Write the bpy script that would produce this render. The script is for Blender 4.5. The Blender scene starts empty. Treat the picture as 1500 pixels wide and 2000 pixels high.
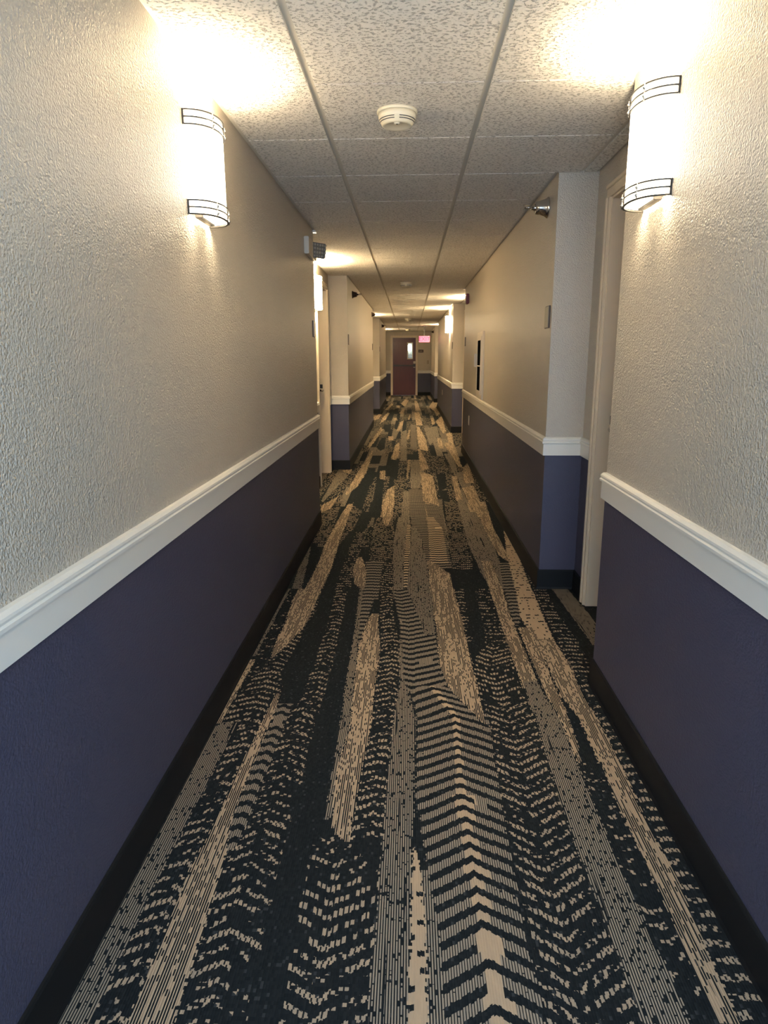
import bpy, bmesh, math, random
from mathutils import Vector, Matrix
C = bpy.context.scene.collection
PI = math.pi
# ------------------------------------------------------------------ dimensions (metres)
H = 2.24                      # underside of ceiling tiles
XL, XR = -0.724, 0.76         # corridor wall faces
AL, AR = -0.94, 0.965         # recessed door-alcove wall faces
YB, YF = -1.0, 24.6           # window wall behind, door wall ahead
SEAM = 0.835                  # paint changes colour behind the chair rail
LEFT_ALC = [(5.27, 8.0), (13.5, 16.4), (20.8, YF)]
RIGHT_ALC = [(2.56, 3.74), (9.6, 12.1), (18.3, 20.6)]
LEFT_DOORS = [(5.40, 6.23), (6.93, 7.74), (13.66, 14.46), (15.45, 16.25), (20.95, 21.75), (22.95, 23.75)]
RIGHT_DOORS = [(2.63, 3.46), (9.72, 10.5), (11.2, 12.0), (18.42, 19.1), (19.78, 20.5)]
DH = 2.065                    # door opening height

# ------------------------------------------------------------------ node helpers
class NT:
    def __init__(self, name):
        m = bpy.data.materials.new(name); m.use_nodes = True
        self.m = m; self.t = m.node_tree; self.n = self.t.nodes; self.l = self.t.links
        self.b = self.n['Principled BSDF']; self.out = self.n['Material Output']
    def link(self, a, b): self.l.new(a, b)
    def set(self, sock, v):
        if isinstance(v, bpy.types.NodeSocket): self.l.new(v, sock)
        else: sock.default_value = v
    def math(self, op, a, b=None, c=None):
        n = self.n.new('ShaderNodeMath'); n.operation = op
        for i, v in enumerate((a, b, c)):
            if v is not None: self.set(n.inputs[i], v)
        return n.outputs[0]
    def mix(self, f, a, b):
        n = self.n.new('ShaderNodeMix'); n.data_type = 'RGBA'
        self.set(n.inputs[0], f)
        self.set(n.inputs[6], a if not isinstance(a, tuple) else (*a, 1)); self.set(n.inputs[7], b if not isinstance(b, tuple) else (*b, 1))
        return n.outputs[2]
    def comb(self, x, y, z=0.0):
        n = self.n.new('ShaderNodeCombineXYZ')
        for i, v in enumerate((x, y, z)): self.set(n.inputs[i], v)
        return n.outputs[0]
    def pos(self):
        g = self.n.new('ShaderNodeNewGeometry'); s = self.n.new('ShaderNodeSeparateXYZ')
        self.link(g.outputs['Position'], s.inputs[0]); return s.outputs, g.outputs['Position']
    def attr(self, name):
        a = self.n.new('ShaderNodeAttribute'); a.attribute_type = 'GEOMETRY'; a.attribute_name = name
        return a.outputs['Fac']
    def noise(self, vec, scale, detail=2.0, rough=0.5):
        n = self.n.new('ShaderNodeTexNoise'); self.set(n.inputs['Vector'], vec)
        n.inputs['Scale'].default_value = scale; n.inputs['Detail'].default_value = detail; n.inputs['Roughness'].default_value = rough
        return n.outputs['Fac']
    def white(self, vec):
        n = self.n.new('ShaderNodeTexWhiteNoise'); n.noise_dimensions = '3D'; self.set(n.inputs['Vector'], vec)
        return n.outputs['Value']
    def bump(self, h, strength, dist):
        n = self.n.new('ShaderNodeBump'); self.set(n.inputs['Height'], h)
        n.inputs['Strength'].default_value = strength; n.inputs['Distance'].default_value = dist
        self.link(n.outputs[0], self.b.inputs['Normal'])

def plain(name, col, rough=0.5, metal=0.0, emit=None, strength=0.0, noise=0.0):
    k = NT(name); k.b.inputs['Roughness'].default_value = rough; k.b.inputs['Metallic'].default_value = metal
    k.b.inputs['Base Color'].default_value = (*col, 1)
    if noise:
        _, p = k.pos(); f = k.noise(p, 60, 3)
        k.set(k.b.inputs['Base Color'], k.mix(f, tuple(c*(1-noise) for c in col), tuple(min(1, c*(1+noise)) for c in col)))
    if emit:
        k.b.inputs['Emission Color'].default_value = (*emit, 1); k.b.inputs['Emission Strength'].default_value = strength
    return k.m

def dull(m, s):
    m.node_tree.nodes['Principled BSDF'].inputs['Specular IOR Level'].default_value = s; return m
def textured_wall(name, col, rough, strength, spec=0.5):
    k = NT(name); _, p = k.pos()
    k.b.inputs['Roughness'].default_value = rough; k.b.inputs['Specular IOR Level'].default_value = spec
    a = k.noise(p, 170, 1.5, 0.55); b = k.noise(p, 80, 0.5, 0.5)
    h = k.math('ADD', k.math('MULTIPLY', a, 1.15), k.math('MULTIPLY', b, 0.45))
    k.bump(h, strength, 0.005)
    k.b.inputs['Base Color'].default_value = (*col, 1)
    return k.m

def ceiling_tile():
    k = NT('fissured_ceiling_tile'); s, p = k.pos()
    k.b.inputs['Roughness'].default_value = 0.9; k.b.inputs['Specular IOR Level'].default_value = 0.15
    m = k.n.new('ShaderNodeMapping'); m.inputs['Scale'].default_value = (0.75, 1.0, 1.0); k.link(p, m.inputs['Vector'])
    a = k.noise(m.outputs[0], 105, 2, 0.6); b = k.noise(p, 210, 1, 0.5)
    fis = k.n.new('ShaderNodeMapRange'); k.link(a, fis.inputs[0]); fis.interpolation_type = 'SMOOTHSTEP'
    fis.inputs[1].default_value = 0.34; fis.inputs[2].default_value = 0.48
    h = k.math('ADD', k.math('MULTIPLY', fis.outputs[0], 1.0), k.math('MULTIPLY', b, 0.25))
    k.bump(h, 1.0, 0.005)
    k.set(k.b.inputs['Base Color'], k.mix(fis.outputs[0], (0.56, 0.525, 0.46), (0.88, 0.835, 0.75)))
    return k.m

def wood(name, c1, c2):
    k = NT(name); s, p = k.pos()
    m = k.n.new('ShaderNodeMapping'); m.inputs['Scale'].default_value = (14, 14, 1.1); k.link(p, m.inputs['Vector'])
    f = k.noise(m.outputs[0], 1.6, 4, 0.6); f2 = k.noise(p, 2.0, 2)
    k.set(k.b.inputs['Base Color'], k.mix(k.math('ADD', k.math('MULTIPLY', f, 0.7), k.math('MULTIPLY', f2, 0.3)), c1, c2))
    k.b.inputs['Roughness'].default_value = 0.38
    return k.m

def carpet():
    k = NT('patterned_carpet'); s, p = k.pos(); x, y = s[0], s[1]
    kind = k.attr('kind'); spine = k.attr('spine'); slope = k.attr('slope'); dens = k.attr('dens'); sw = k.attr('sw')
    NAVY, NAVY2 = (0.0115, 0.0140, 0.0155), (0.018, 0.021, 0.023)
    TAN, TAN2, TAUPE = (0.50, 0.365, 0.235), (0.40, 0.295, 0.198), (0.31, 0.25, 0.187)
    G = 0.0062
    xs = k.math('DIVIDE', x, G); cx = k.math('FLOOR', xs); fx = k.math('FRACT', xs)
    w1 = k.white(k.comb(cx, 3.1, 0.7))
    yj = k.math('ADD', y, k.math('MULTIPLY', k.math('SUBTRACT', w1, 0.5), 0.007))
    dist = k.math('ABSOLUTE', k.math('SUBTRACT', x, spine))
    wob = k.math('MULTIPLY', k.math('SUBTRACT', k.noise(k.comb(x, y, 0.0), 8, 1), 0.5), 0.008)
    v = k.math('ADD', k.math('ADD', yj, k.math('MULTIPLY', slope, dist)), wob)
    def rows(pitch):
        r = k.math('DIVIDE', v, pitch); return k.math('FLOOR', r), k.math('FRACT', r)
    lt = lambda a, b: k.math('LESS_THAN', a, b)
    gt = lambda a, b: k.math('GREATER_THAN', a, b)
    mul = lambda a, b: k.math('MULTIPLY', a, b)
    # ground speckle
    cell = k.white(k.comb(cx, k.math('FLOOR', k.math('DIVIDE', y, 0.009)), 1.0))
    navy = k.mix(gt(cell, 0.965), k.mix(cell, NAVY, NAVY2), (0.036, 0.040, 0.042))
    tan = k.mix(k.noise(k.comb(mul(x, 90.0), mul(y, 18.0), 0.0), 1.0, 2), TAN2, TAN)
    # pinstripe
    brk = k.noise(k.comb(mul(cx, 3.7), mul(y, 42.0), 0.0), 1.0, 2)
    stripe = mul(mul(lt(fx, 0.54), gt(brk, 0.40)), gt(k.noise(k.comb(mul(x, 75.0), mul(y, 2.0), 4.0), 1.0, 1), 0.32))
    ground = k.mix(mul(lt(fx, 0.66), gt(brk, 0.30)), navy, TAUPE)
    P = k.mix(stripe, navy, TAUPE)
    # streaky tan
    patch = k.noise(k.comb(mul(x, 30.0), mul(y, 3.0), 2.0), 1.0, 2)
    dash = lt(k.white(k.comb(cx, k.math('FLOOR', k.math('ADD', k.math('DIVIDE', y, 0.016), mul(w1, 5.0))), 2.0)), k.math('ADD', 0.10, mul(patch, 0.55)))
    groove = lt(k.noise(k.comb(mul(cx, 5.3), mul(y, 3.0), 9.0), 1.0, 2), k.math('ADD', 0.24, mul(patch, 0.46)))
    gut = lt(fx, 0.20)
    sm = k.math('MAXIMUM', mul(dash, lt(fx, 0.62)), k.math('MAXIMUM', mul(groove, lt(fx, 0.58)), mul(gut, 0.45)))
    S = k.mix(sm, tan, navy)
    # dashed dots in slanted rows
    row, fr = rows(0.043)
    dx = k.math('ADD', k.math('DIVIDE', x, 0.0128), mul(k.white(k.comb(row, mul(spine, 3.0), 6.0)), 3.0))
    dcell, dfx = k.math('FLOOR', dx), k.math('FRACT', dx)
    dn = k.white(k.comb(dcell, row, 2.5)); dn2 = k.noise(k.comb(mul(x, 20.0), mul(row, 5.3), 1.0), 1.0, 1)
    D_on = mul(mul(lt(fr, k.math('ADD', 0.30, mul(k.white(k.comb(dcell, row, 7.0)), 0.20))), lt(dfx, 0.70)), lt(k.math('ADD', mul(dn, 0.6), mul(dn2, 0.4)), k.math('ADD', 0.12, mul(dens, 0.80))))
    dcol = k.mix(k.math('MULTIPLY', k.noise(k.comb(mul(x, 25.0), mul(y, 25.0), 3.0), 1.0, 1), 1.1), tan, TAUPE)
    D = k.mix(D_on, navy, dcol)
    # herringbone bars
    row2, fr2 = rows(0.053)
    end = k.noise(k.comb(mul(x, 7.0), mul(row2, 5.17), 0.0), 1.0, 1)
    bar = mul(lt(fr2, 0.46), gt(end, 0.27))
    swj = mul(sw, k.math('ADD', 0.55, mul(k.white(k.comb(row2, 2.0, 0.0)), 0.9)))
    sd = k.math('SUBTRACT', x, spine)
    near = mul(gt(sd, mul(swj, -0.85)), lt(sd, mul(swj, 1.35)))
    gap = mul(near, gt(k.white(k.comb(row2, 8.0, 1.0)), 0.93))
    H_ = k.mix(mul(bar, k.math('SUBTRACT', 1.0, gap)), k.mix(near, ground, tan), navy)
    L_ = k.mix(bar, ground, navy)
    E_ = k.mix(bar, tan, navy)
    hole = mul(lt(fr, 0.34), gt(k.noise(k.comb(mul(x, 48.0), mul(row, 3.9), 5.0), 1.0, 1), 0.56))
    T_ = k.mix(hole, tan, navy)
    col = navy
    for i, c in ((1, P), (2, S), (3, D), (4, H_), (5, T_), (6, L_), (7, E_)):
        col = k.mix(k.math('COMPARE', kind, float(i), 0.3), col, c)
    k.set(k.b.inputs['Base Color'], col)
    k.b.inputs['Roughness'].default_value = 1.0; k.b.inputs['Specular IOR Level'].default_value = 0.05
    hgt = k.math('ADD', mul(k.math('ABSOLUTE', k.math('SUBTRACT', fx, 0.5)), -0.6), mul(cell, 0.5))
    k.bump(hgt, 0.6, 0.004)
    return k.m

WALL = (0.535, 0.475, 0.39)
M = dict(
    wall=textured_wall('beige_textured_wall', WALL, 0.36, 0.9, 0.55),
    navy=textured_wall('navy_painted_wall', (0.066, 0.065, 0.102), 0.45, 0.3, 0.35),
    tile=ceiling_tile(),
    grid=plain('ceiling_grid_paint', (0.74, 0.685, 0.575), 0.6),
    rail=plain('white_rail_paint', (0.80, 0.765, 0.69), 0.35),
    frame=plain('cream_frame_paint', (0.71, 0.60, 0.45), 0.4),
    base=dull(plain('black_cove_base', (0.008, 0.009, 0.010), 0.6), 0.2),
    cherry=wood('cherry_door_wood', (0.055, 0.011, 0.011), (0.105, 0.025, 0.020)),
    brown=wood('brown_door_wood', (0.13, 0.058, 0.03), (0.22, 0.11, 0.06)),
    steel=plain('brushed_steel', (0.55, 0.53, 0.50), 0.3, 1.0),
    nickel=plain('dark_nickel', (0.030, 0.026, 0.022), 0.4, 0.0),
    chrome=plain('polished_chrome', (0.72, 0.69, 0.64), 0.14, 1.0),
    bronze=plain('dark_bronze', (0.055, 0.035, 0.025), 0.4, 0.6),
    plastic=plain('ivory_plastic', (0.80, 0.73, 0.56), 0.45),
    grey=plain('grey_plastic', (0.20, 0.19, 0.165), 0.45),
    white=plain('white_plastic', (0.72, 0.64, 0.53), 0.45),
    black=plain('black_plastic', (0.012, 0.012, 0.012), 0.4),
    red=plain('red_alarm_plastic', (0.22, 0.016, 0.012), 0.4),
    lens=plain('clear_lens', (0.36, 0.335, 0.28), 0.2),
    carpet=carpet(),
    stair=plain('grey_stairwell_paint', (0.30, 0.33, 0.31), 0.6),
    shade=plain('lit_acrylic_shade', (0.9, 0.86, 0.78), 0.4, 0, (1.0, 0.85, 0.62), 3.0),
    shade_far=plain('boosted_warm_acrylic_shade', (0.9, 0.86, 0.78), 0.4, 0, (1.0, 0.79, 0.50), 11.0),  # glow raised well above the near shades to brighten the far stretch
    tube=plain('lit_lamp', (0.9, 0.9, 0.85), 0.4, 0, (1.0, 0.93, 0.78), 8.0),
    exit=plain('lit_red_panel', (0.5, 0.1, 0.1), 0.4, 0, (1.0, 0.15, 0.19), 0.9),
    exit_text=plain('lit_red_letters', (0.4, 0.02, 0.03), 0.4, 0, (0.75, 0.03, 0.10), 0.8),
    sign=plain('taupe_sign_face', (0.33, 0.28, 0.20), 0.4),
)
def glass():
    k = NT('clear_glass'); k.b.inputs['Base Color'].default_value = (0.9, 0.95, 0.93, 1)
    k.b.inputs['Transmission Weight'].default_value = 1.0; k.b.inputs['Roughness'].default_value = 0.0; k.b.inputs['IOR'].default_value = 1.1
    return k.m
M['glass'] = glass()
def smoked():
    k = NT('dark_cabinet_glass'); k.b.inputs['Base Color'].default_value = (0.006, 0.006, 0.007, 1)
    k.b.inputs['Roughness'].default_value = 0.12; k.b.inputs['Specular IOR Level'].default_value = 0.0
    return k.m
M['smoked'] = smoked()

# ------------------------------------------------------------------ mesh helpers
def box(bm, x0, x1, y0, y1, z0, z1, mi=0, bev=0.0):
    r = bmesh.ops.create_cube(bm, size=1.0)
    vs = r['verts']
    for v in vs:
        v.co = Vector((x0 + (v.co.x+.5)*(x1-x0), y0 + (v.co.y+.5)*(y1-y0), z0 + (v.co.z+.5)*(z1-z0)))
    fs = list({f for v in vs for f in v.link_faces})
    for f in fs: f.material_index = mi
    if bev:
        es = list({e for v in vs for e in v.link_edges})
        g = bmesh.ops.bevel(bm, geom=es, offset=bev, segments=2, affect='EDGES', clamp_overlap=True)
        for f in g['faces']: f.material_index = mi
        vs = list({v for f in g['faces'] for v in f.verts} | {v for v in vs if v.is_valid})
    return vs
def lathe(bm, prof, n=32, axis='z', at=(0, 0, 0), mi=0):
    """prof: (radius, height) pairs; spun round the axis"""
    rings = []
    for r, h in prof:
        ring = []
        for i in range(n):
            a = 2*PI*i/n; p, q = r*math.cos(a), r*math.sin(a)
            co = (p, q, h) if axis == 'z' else (h, p, q)
            ring.append(bm.verts.new(Vector(co)+Vector(at)))
        rings.append(ring)
    for a, b in zip(rings, rings[1:]):
        for i in range(n):
            f = bm.faces.new((a[i], a[(i+1) % n], b[(i+1) % n], b[i])); f.smooth = True; f.material_index = mi
    for ring in (rings[0], rings[-1]):
        if len({tuple(v.co) for v in ring}) > 2:
            f = bm.faces.new(ring); f.material_index = mi
def tube(bm, p, q, r, n=12, mi=0):
    p, q = Vector(p), Vector(q); d = (q-p); L = d.length; z = d.normalized()
    x = z.orthogonal().normalized(); y = z.cross(x)
    A = [bm.verts.new(p + r*(math.cos(2*PI*i/n)*x+math.sin(2*PI*i/n)*y)) for i in range(n)]
    B = [bm.verts.new(v.co + d) for v in A]
    for i in range(n):
        f = bm.faces.new((A[i], A[(i+1) % n], B[(i+1) % n], B[i])); f.smooth = True; f.material_index = mi
    bm.faces.new(A[::-1]).material_index = mi; bm.faces.new(B).material_index = mi
def ball(bm, c, r, mi=0):
    g = bmesh.ops.create_uvsphere(bm, u_segments=12, v_segments=8, radius=r)
    for v in g['verts']: v.co += Vector(c)
    for f in {f for v in g['verts'] for f in v.link_faces}: f.smooth = True; f.material_index = mi
def obj(name, bm, mats, parent=None, loc=(0, 0, 0), rot=(0, 0, 0)):
    bmesh.ops.recalc_face_normals(bm, faces=bm.faces)
    me = bpy.data.meshes.new(name); bm.to_mesh(me); bm.free()
    for m in (mats if isinstance(mats, (list, tuple)) else [mats]): me.materials.append(m)
    o = bpy.data.objects.new(name, me); C.objects.link(o); o.location = loc; o.rotation_euler = rot
    if parent: o.parent = parent
    return o
def tag(o, label, cat, group=None, kind=None):
    o['label'] = label; o['category'] = cat
    if group: o['group'] = group
    if kind: o['kind'] = kind
    return o
def thing(name, label, cat, loc=(0, 0, 0), rz=0.0, group=None, kind=None):
    o = bpy.data.objects.new(name, None); C.objects.link(o); o.location = loc; o.rotation_euler = (0, 0, rz)
    o.empty_display_size = 0.05
    return tag(o, label, cat, group, kind)
def dup(root, loc, rz, label):
    r = root.copy(); C.objects.link(r); r.location = loc; r.rotation_euler = (0, 0, rz); r['label'] = label
    for ch in list(root.children):
        c = ch.copy(); C.objects.link(c); c.parent = r
        for g in list(ch.children):
            d = g.copy(); C.objects.link(d); d.parent = c
    return r
def sweep(bm, path, prof, side, mi=0):
    """sweep profile (out, z) along an XY path; side=+1: room lies to the right of travel"""
    pts = [Vector((a, b)) for a, b in path]; rings = []
    nrm = []
    for a, b in zip(pts, pts[1:]):
        d = (b-a).normalized(); nrm.append(Vector((d.y, -d.x))*side)
    for i, pnt in enumerate(pts):
        if i == 0: m = nrm[0]
        elif i == len(pts)-1: m = nrm[-1]
        else:
            m = nrm[i-1]+nrm[i]; m = m / max(1e-6, m.dot(nrm[i]))
        rings.append([bm.verts.new((pnt.x+m.x*o, pnt.y+m.y*o, z)) for o, z in prof])
    n = len(prof)
    for a, b in zip(rings, rings[1:]):
        for j in range(n-1):
            bm.faces.new((a[j], b[j], b[j+1], a[j+1])).material_index = mi
        bm.faces.new((a[n-1], b[n-1], b[0], a[0])).material_index = mi
    bm.faces.new(rings[0]); bm.faces.new(rings[-1][::-1])
ZONES = [
 ('D',0.2,0.6,0,[(-0.723,4.693),(-0.796,6.125),(-0.632,6.128),(-0.595,4.696)],[(4.694,-0.659),(6.126,-0.714)]),
 ('D',-0.2,0.6,0,[(-0.505,4.698),(-0.525,6.13),(-0.293,6.135),(-0.339,4.702)],[(4.7,-0.422),(6.132,-0.409)]),
 ('N',0,0.5,0,[(-0.458,2.261),(-0.515,2.429),(-0.531,2.69),(-0.52,3.088),(-0.526,3.694),(-0.421,3.696),(-0.402,3.091),(-0.418,2.693),(-0.422,2.431),(-0.38,2.264)],[(2.263,-0.419),(2.43,-0.469),(2.691,-0.474),(3.089,-0.461),(3.695,-0.473)]),
 ('N',0,0.5,0,[(-0.469,3.524),(-0.484,4.197),(-0.501,4.698),(-0.436,5.155),(-0.399,6.133),(-0.274,6.135),(-0.338,5.157),(-0.392,4.7),(-0.366,4.2),(-0.31,3.529)],[(3.526,-0.389),(4.198,-0.425),(4.699,-0.446),(5.156,-0.387),(6.134,-0.336)]),
 ('D',0.1,0.5,0,[(-0.43,3.696),(-0.421,4.436),(-0.415,4.995),(-0.344,4.996),(-0.342,4.438),(-0.342,3.699)],[(3.697,-0.386),(4.437,-0.382),(4.996,-0.38)]),
 ('D',0.4,0.62,0,[(-0.246,3.701),(-0.264,4.202),(-0.287,5.126),(-0.255,5.706),(-0.106,5.709),(-0.124,5.129),(-0.102,4.206),(-0.09,3.705)],[(3.703,-0.168),(4.204,-0.183),(5.127,-0.205),(5.708,-0.181)]),
 ('P',0,0.5,0,[(-0.674,3.519),(-0.735,4.479),(-0.746,4.692),(-0.723,4.693),(-0.692,4.48),(-0.616,3.52)],[(3.52,-0.645),(4.479,-0.714),(4.692,-0.735)]),
 ('S',0,0.5,0,[(-0.616,3.52),(-0.598,4.062),(-0.61,4.695),(-0.592,5.467),(-0.565,6.039),(-0.518,6.04),(-0.514,5.469),(-0.512,4.698),(-0.499,4.065),(-0.512,3.523)],[(3.522,-0.564),(4.063,-0.549),(4.696,-0.561),(5.468,-0.553),(6.039,-0.541)]),
 ('S',0,0.5,0,[(-0.191,5.194),(-0.243,5.627),(-0.289,6.252),(-0.126,6.255),(-0.136,5.629),(-0.171,5.195)],[(5.194,-0.181),(5.628,-0.189),(6.253,-0.207)]),
 ('L',0.1,0.5,0,[(-0.258,3.53),(-0.287,4.247),(-0.171,4.25),(-0.172,3.532)],[(3.531,-0.215),(4.249,-0.229)]),
 ('S',0,0.5,0,[(-0.269,3.683),(-0.326,3.79),(-0.355,4.068),(-0.349,4.34),(-0.321,4.34),(-0.269,4.07),(-0.258,3.792),(-0.257,3.683)],[(3.683,-0.263),(3.791,-0.292),(4.069,-0.312),(4.34,-0.335)]),
 ('P',0,0.5,0,[(-0.086,3.535),(-0.114,4.707),(-0.071,6.139),(0.006,6.141),(0.014,4.71),(-0.005,3.537)],[(3.536,-0.045),(4.708,-0.05),(6.14,-0.032)]),
 ('E',0.1,0.5,0,[(-0.03,3.689),(-0.029,4.445),(-0.01,5.266),(0.015,5.266),(0.013,4.446),(-0.006,3.69)],[(3.689,-0.018),(4.446,-0.008),(5.266,0.002)]),
 ('L',-0.12,0.5,0,[(0.125,4.102),(0.023,5.133),(0.006,6.258),(0.32,6.264),(0.283,5.138),(0.283,4.106)],[(4.104,0.204),(5.136,0.153),(6.261,0.163)]),
 ('E',-0.15,0.5,0,[(0.141,4.212),(0.153,5.136),(0.148,5.635),(0.149,6.26),(0.188,6.261),(0.193,5.636),(0.267,5.138),(0.263,4.215)],[(4.214,0.202),(5.137,0.21),(5.636,0.171),(6.261,0.168)]),
 ('N',0,0.5,0,[(0.26,3.464),(0.27,3.715),(0.282,4.085),(0.29,4.332),(0.404,4.334),(0.413,4.088),(0.396,3.718),(0.389,3.468)],[(3.466,0.324),(3.717,0.333),(4.086,0.347),(4.333,0.347)]),
 ('D',-0.3,0.62,0,[(0.282,4.085),(0.291,4.717),(0.334,6.147),(0.45,6.149),(0.456,4.72),(0.413,4.088)],[(4.086,0.347),(4.719,0.374),(6.148,0.392)]),
 ('P',0,0.5,0,[(0.48,3.72),(0.452,4.089),(0.434,4.72),(0.447,5.721),(0.458,6.266),(0.585,6.269),(0.6,5.724),(0.613,4.724),(0.602,4.093),(0.564,3.723)],[(3.722,0.522),(4.091,0.527),(4.722,0.523),(5.722,0.523),(6.267,0.521)]),
 ('S',0,0.5,0,[(0.573,5.723),(0.555,6.151),(0.613,6.152),(0.609,5.724)],[(5.724,0.591),(6.152,0.584)]),
 ('N',0,0.5,0,[(0.67,4.341),(0.672,5.147),(0.719,6.154),(0.776,6.156),(0.757,5.149),(0.698,4.342)],[(4.341,0.684),(5.148,0.715),(6.155,0.748)]),
 ('S',0,0.5,0,[(0.653,4.271),(0.617,4.412),(0.599,5.146),(0.613,6.152),(0.719,6.154),(0.672,5.147),(0.681,4.413),(0.664,4.271)],[(4.271,0.658),(4.413,0.649),(5.146,0.636),(6.153,0.666)]),
 ('S',0,0.5,0,[(-0.734,1.772),(-0.725,1.902),(-0.723,2.192),(-0.735,2.54),(-0.71,2.746),(-0.685,2.746),(-0.692,2.541),(-0.693,2.193),(-0.713,1.903),(-0.718,1.772)],[(1.772,-0.726),(1.902,-0.719),(2.192,-0.708),(2.541,-0.714),(2.746,-0.697)]),
 ('P',0,0.5,0,[(-0.72,2.777),(-0.739,3.114),(-0.749,3.688),(-0.692,3.689),(-0.693,3.115),(-0.694,2.778)],[(2.778,-0.707),(3.115,-0.716),(3.688,-0.72)]),
 ('D',0.1,0.3,0,[(-0.686,2.541),(-0.687,2.746),(-0.693,3.115),(-0.692,3.689),(-0.637,3.691),(-0.631,3.117),(-0.618,2.748),(-0.634,2.543)],[(2.542,-0.66),(2.747,-0.652),(3.116,-0.662),(3.69,-0.665)]),
 ('D',0.5,0.6,0,[(-0.686,2.183),(-0.687,2.236),(-0.688,2.35),(-0.676,2.475),(-0.65,2.584),(-0.632,2.687),(-0.631,2.812),(-0.597,3.06),(-0.562,3.328),(-0.536,3.49),(-0.502,3.491),(-0.497,3.329),(-0.521,3.062),(-0.532,2.815),(-0.537,2.689),(-0.539,2.587),(-0.518,2.48),(-0.513,2.355),(-0.508,2.241),(-0.524,2.188)],[(2.185,-0.605),(2.239,-0.598),(2.353,-0.601),(2.477,-0.597),(2.586,-0.594),(2.688,-0.585),(2.814,-0.581),(3.061,-0.559),(3.328,-0.53),(3.491,-0.519)]),
 ('S',0,0.5,0,[(-0.623,2.764),(-0.632,2.966),(-0.63,3.157),(-0.65,3.536),(-0.647,3.69),(-0.526,3.694),(-0.514,3.54),(-0.52,3.16),(-0.558,2.969),(-0.614,2.764)],[(2.764,-0.619),(2.967,-0.595),(3.158,-0.575),(3.538,-0.582),(3.692,-0.586)]),
 ('P',0,0.5,0,[(-0.243,1.694),(-0.249,2.196),(-0.26,2.554),(-0.264,2.941),(-0.285,3.7),(-0.267,3.701),(-0.237,2.942),(-0.219,2.555),(-0.21,2.197),(-0.219,1.695)],[(1.695,-0.231),(2.197,-0.229),(2.555,-0.239),(2.942,-0.251),(3.7,-0.276)]),
 ('L',0.1,0.5,0,[(-0.233,2.89),(-0.251,3.229),(-0.267,3.701),(-0.186,3.703),(-0.211,3.23),(-0.205,2.891)],[(2.891,-0.219),(3.229,-0.231),(3.702,-0.227)]),
 ('D',0.5,0.62,0,[(-0.162,1.612),(-0.146,1.948),(-0.133,2.2),(-0.137,2.558),(-0.126,2.86),(-0.151,3.317),(-0.165,3.703),(-0.096,3.705),(-0.081,3.319),(-0.034,2.863),(-0.037,2.561),(-0.046,2.202),(-0.063,1.951),(-0.063,1.615)],[(1.613,-0.1),(1.95,-0.094),(2.201,-0.079),(2.559,-0.075),(2.861,-0.069),(3.318,-0.107),(3.704,-0.122)]),
 ('S',0,0.5,0,[(-0.161,1.386),(-0.177,1.46),(-0.208,1.625),(-0.222,1.695),(-0.234,1.946),(-0.212,2.197),(-0.226,2.555),(-0.231,2.857),(-0.218,3.168),(-0.192,3.316),(-0.159,3.317),(-0.153,3.17),(-0.129,2.86),(-0.137,2.558),(-0.136,2.2),(-0.149,1.948),(-0.162,1.697),(-0.162,1.626),(-0.153,1.461),(-0.159,1.386)],[(1.386,-0.16),(1.461,-0.165),(1.625,-0.185),(1.696,-0.192),(1.947,-0.191),(2.198,-0.174),(2.557,-0.181),(2.858,-0.18),(3.169,-0.185),(3.316,-0.176)]),
 ('L',-0.5,0.5,0,[(-0.023,2.473),(-0.032,2.735),(-0.04,2.983),(-0.04,3.153),(-0.09,3.705),(0.006,3.708),(0.131,3.158),(0.134,2.988),(0.143,2.74),(0.173,2.479)],[(2.476,0.026),(2.737,0.011),(2.986,0.003),(3.156,0.002),(3.707,-0.066)]),
 ('P',0,0.5,0,[(0.081,3.042),(0.071,3.137),(-0.006,3.707),(0.006,4.71),(0.019,5.165),(0.055,5.166),(0.104,4.712),(0.132,3.711),(0.135,3.139),(0.131,3.043)],[(3.042,0.106),(3.138,0.103),(3.709,0.063),(4.711,0.055),(5.166,0.037)]),
 ('D',0.3,0.5,0,[(0.275,2.975),(0.274,3.244),(0.267,3.715),(0.321,3.716),(0.311,3.245),(0.312,2.976)],[(2.975,0.294),(3.244,0.292),(3.715,0.294)]),
 ('D',-0.1,0.5,0,[(0.368,2.931),(0.39,3.718),(0.486,3.721),(0.464,2.933)],[(2.932,0.416),(3.719,0.438)]),
 ('S',0,0.5,0,[(0.277,2.237),(0.166,2.513),(0.138,2.74),(0.14,3.139),(0.126,3.711),(0.129,3.997),(0.122,4.257),(0.15,4.258),(0.257,4.001),(0.264,3.715),(0.279,3.143),(0.281,2.744),(0.284,2.517),(0.287,2.237)],[(2.237,0.282),(2.515,0.225),(2.742,0.21),(3.141,0.21),(3.713,0.195),(3.999,0.193),(4.258,0.136)]),
 ('D',-0.68,0.6,0,[(0.304,0.996),(0.287,1.095),(0.29,1.476),(0.289,1.805),(0.3,2.285),(0.283,2.44),(0.281,2.714),(0.368,2.977),(0.471,2.98),(0.463,2.719),(0.46,2.446),(0.477,2.29),(0.465,1.811),(0.462,1.482),(0.481,1.101),(0.498,1.003)],[(1.0,0.391),(1.098,0.374),(1.479,0.367),(1.808,0.368),(2.287,0.379),(2.443,0.363),(2.716,0.363),(2.979,0.414)]),
 ('L',0.2,0.5,0,[(0.539,3.17),(0.541,3.358),(0.558,3.723),(0.596,4.224),(0.674,4.226),(0.642,3.725),(0.606,3.36),(0.559,3.17)],[(3.17,0.549),(3.359,0.573),(3.724,0.6),(4.225,0.635)]),
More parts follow.
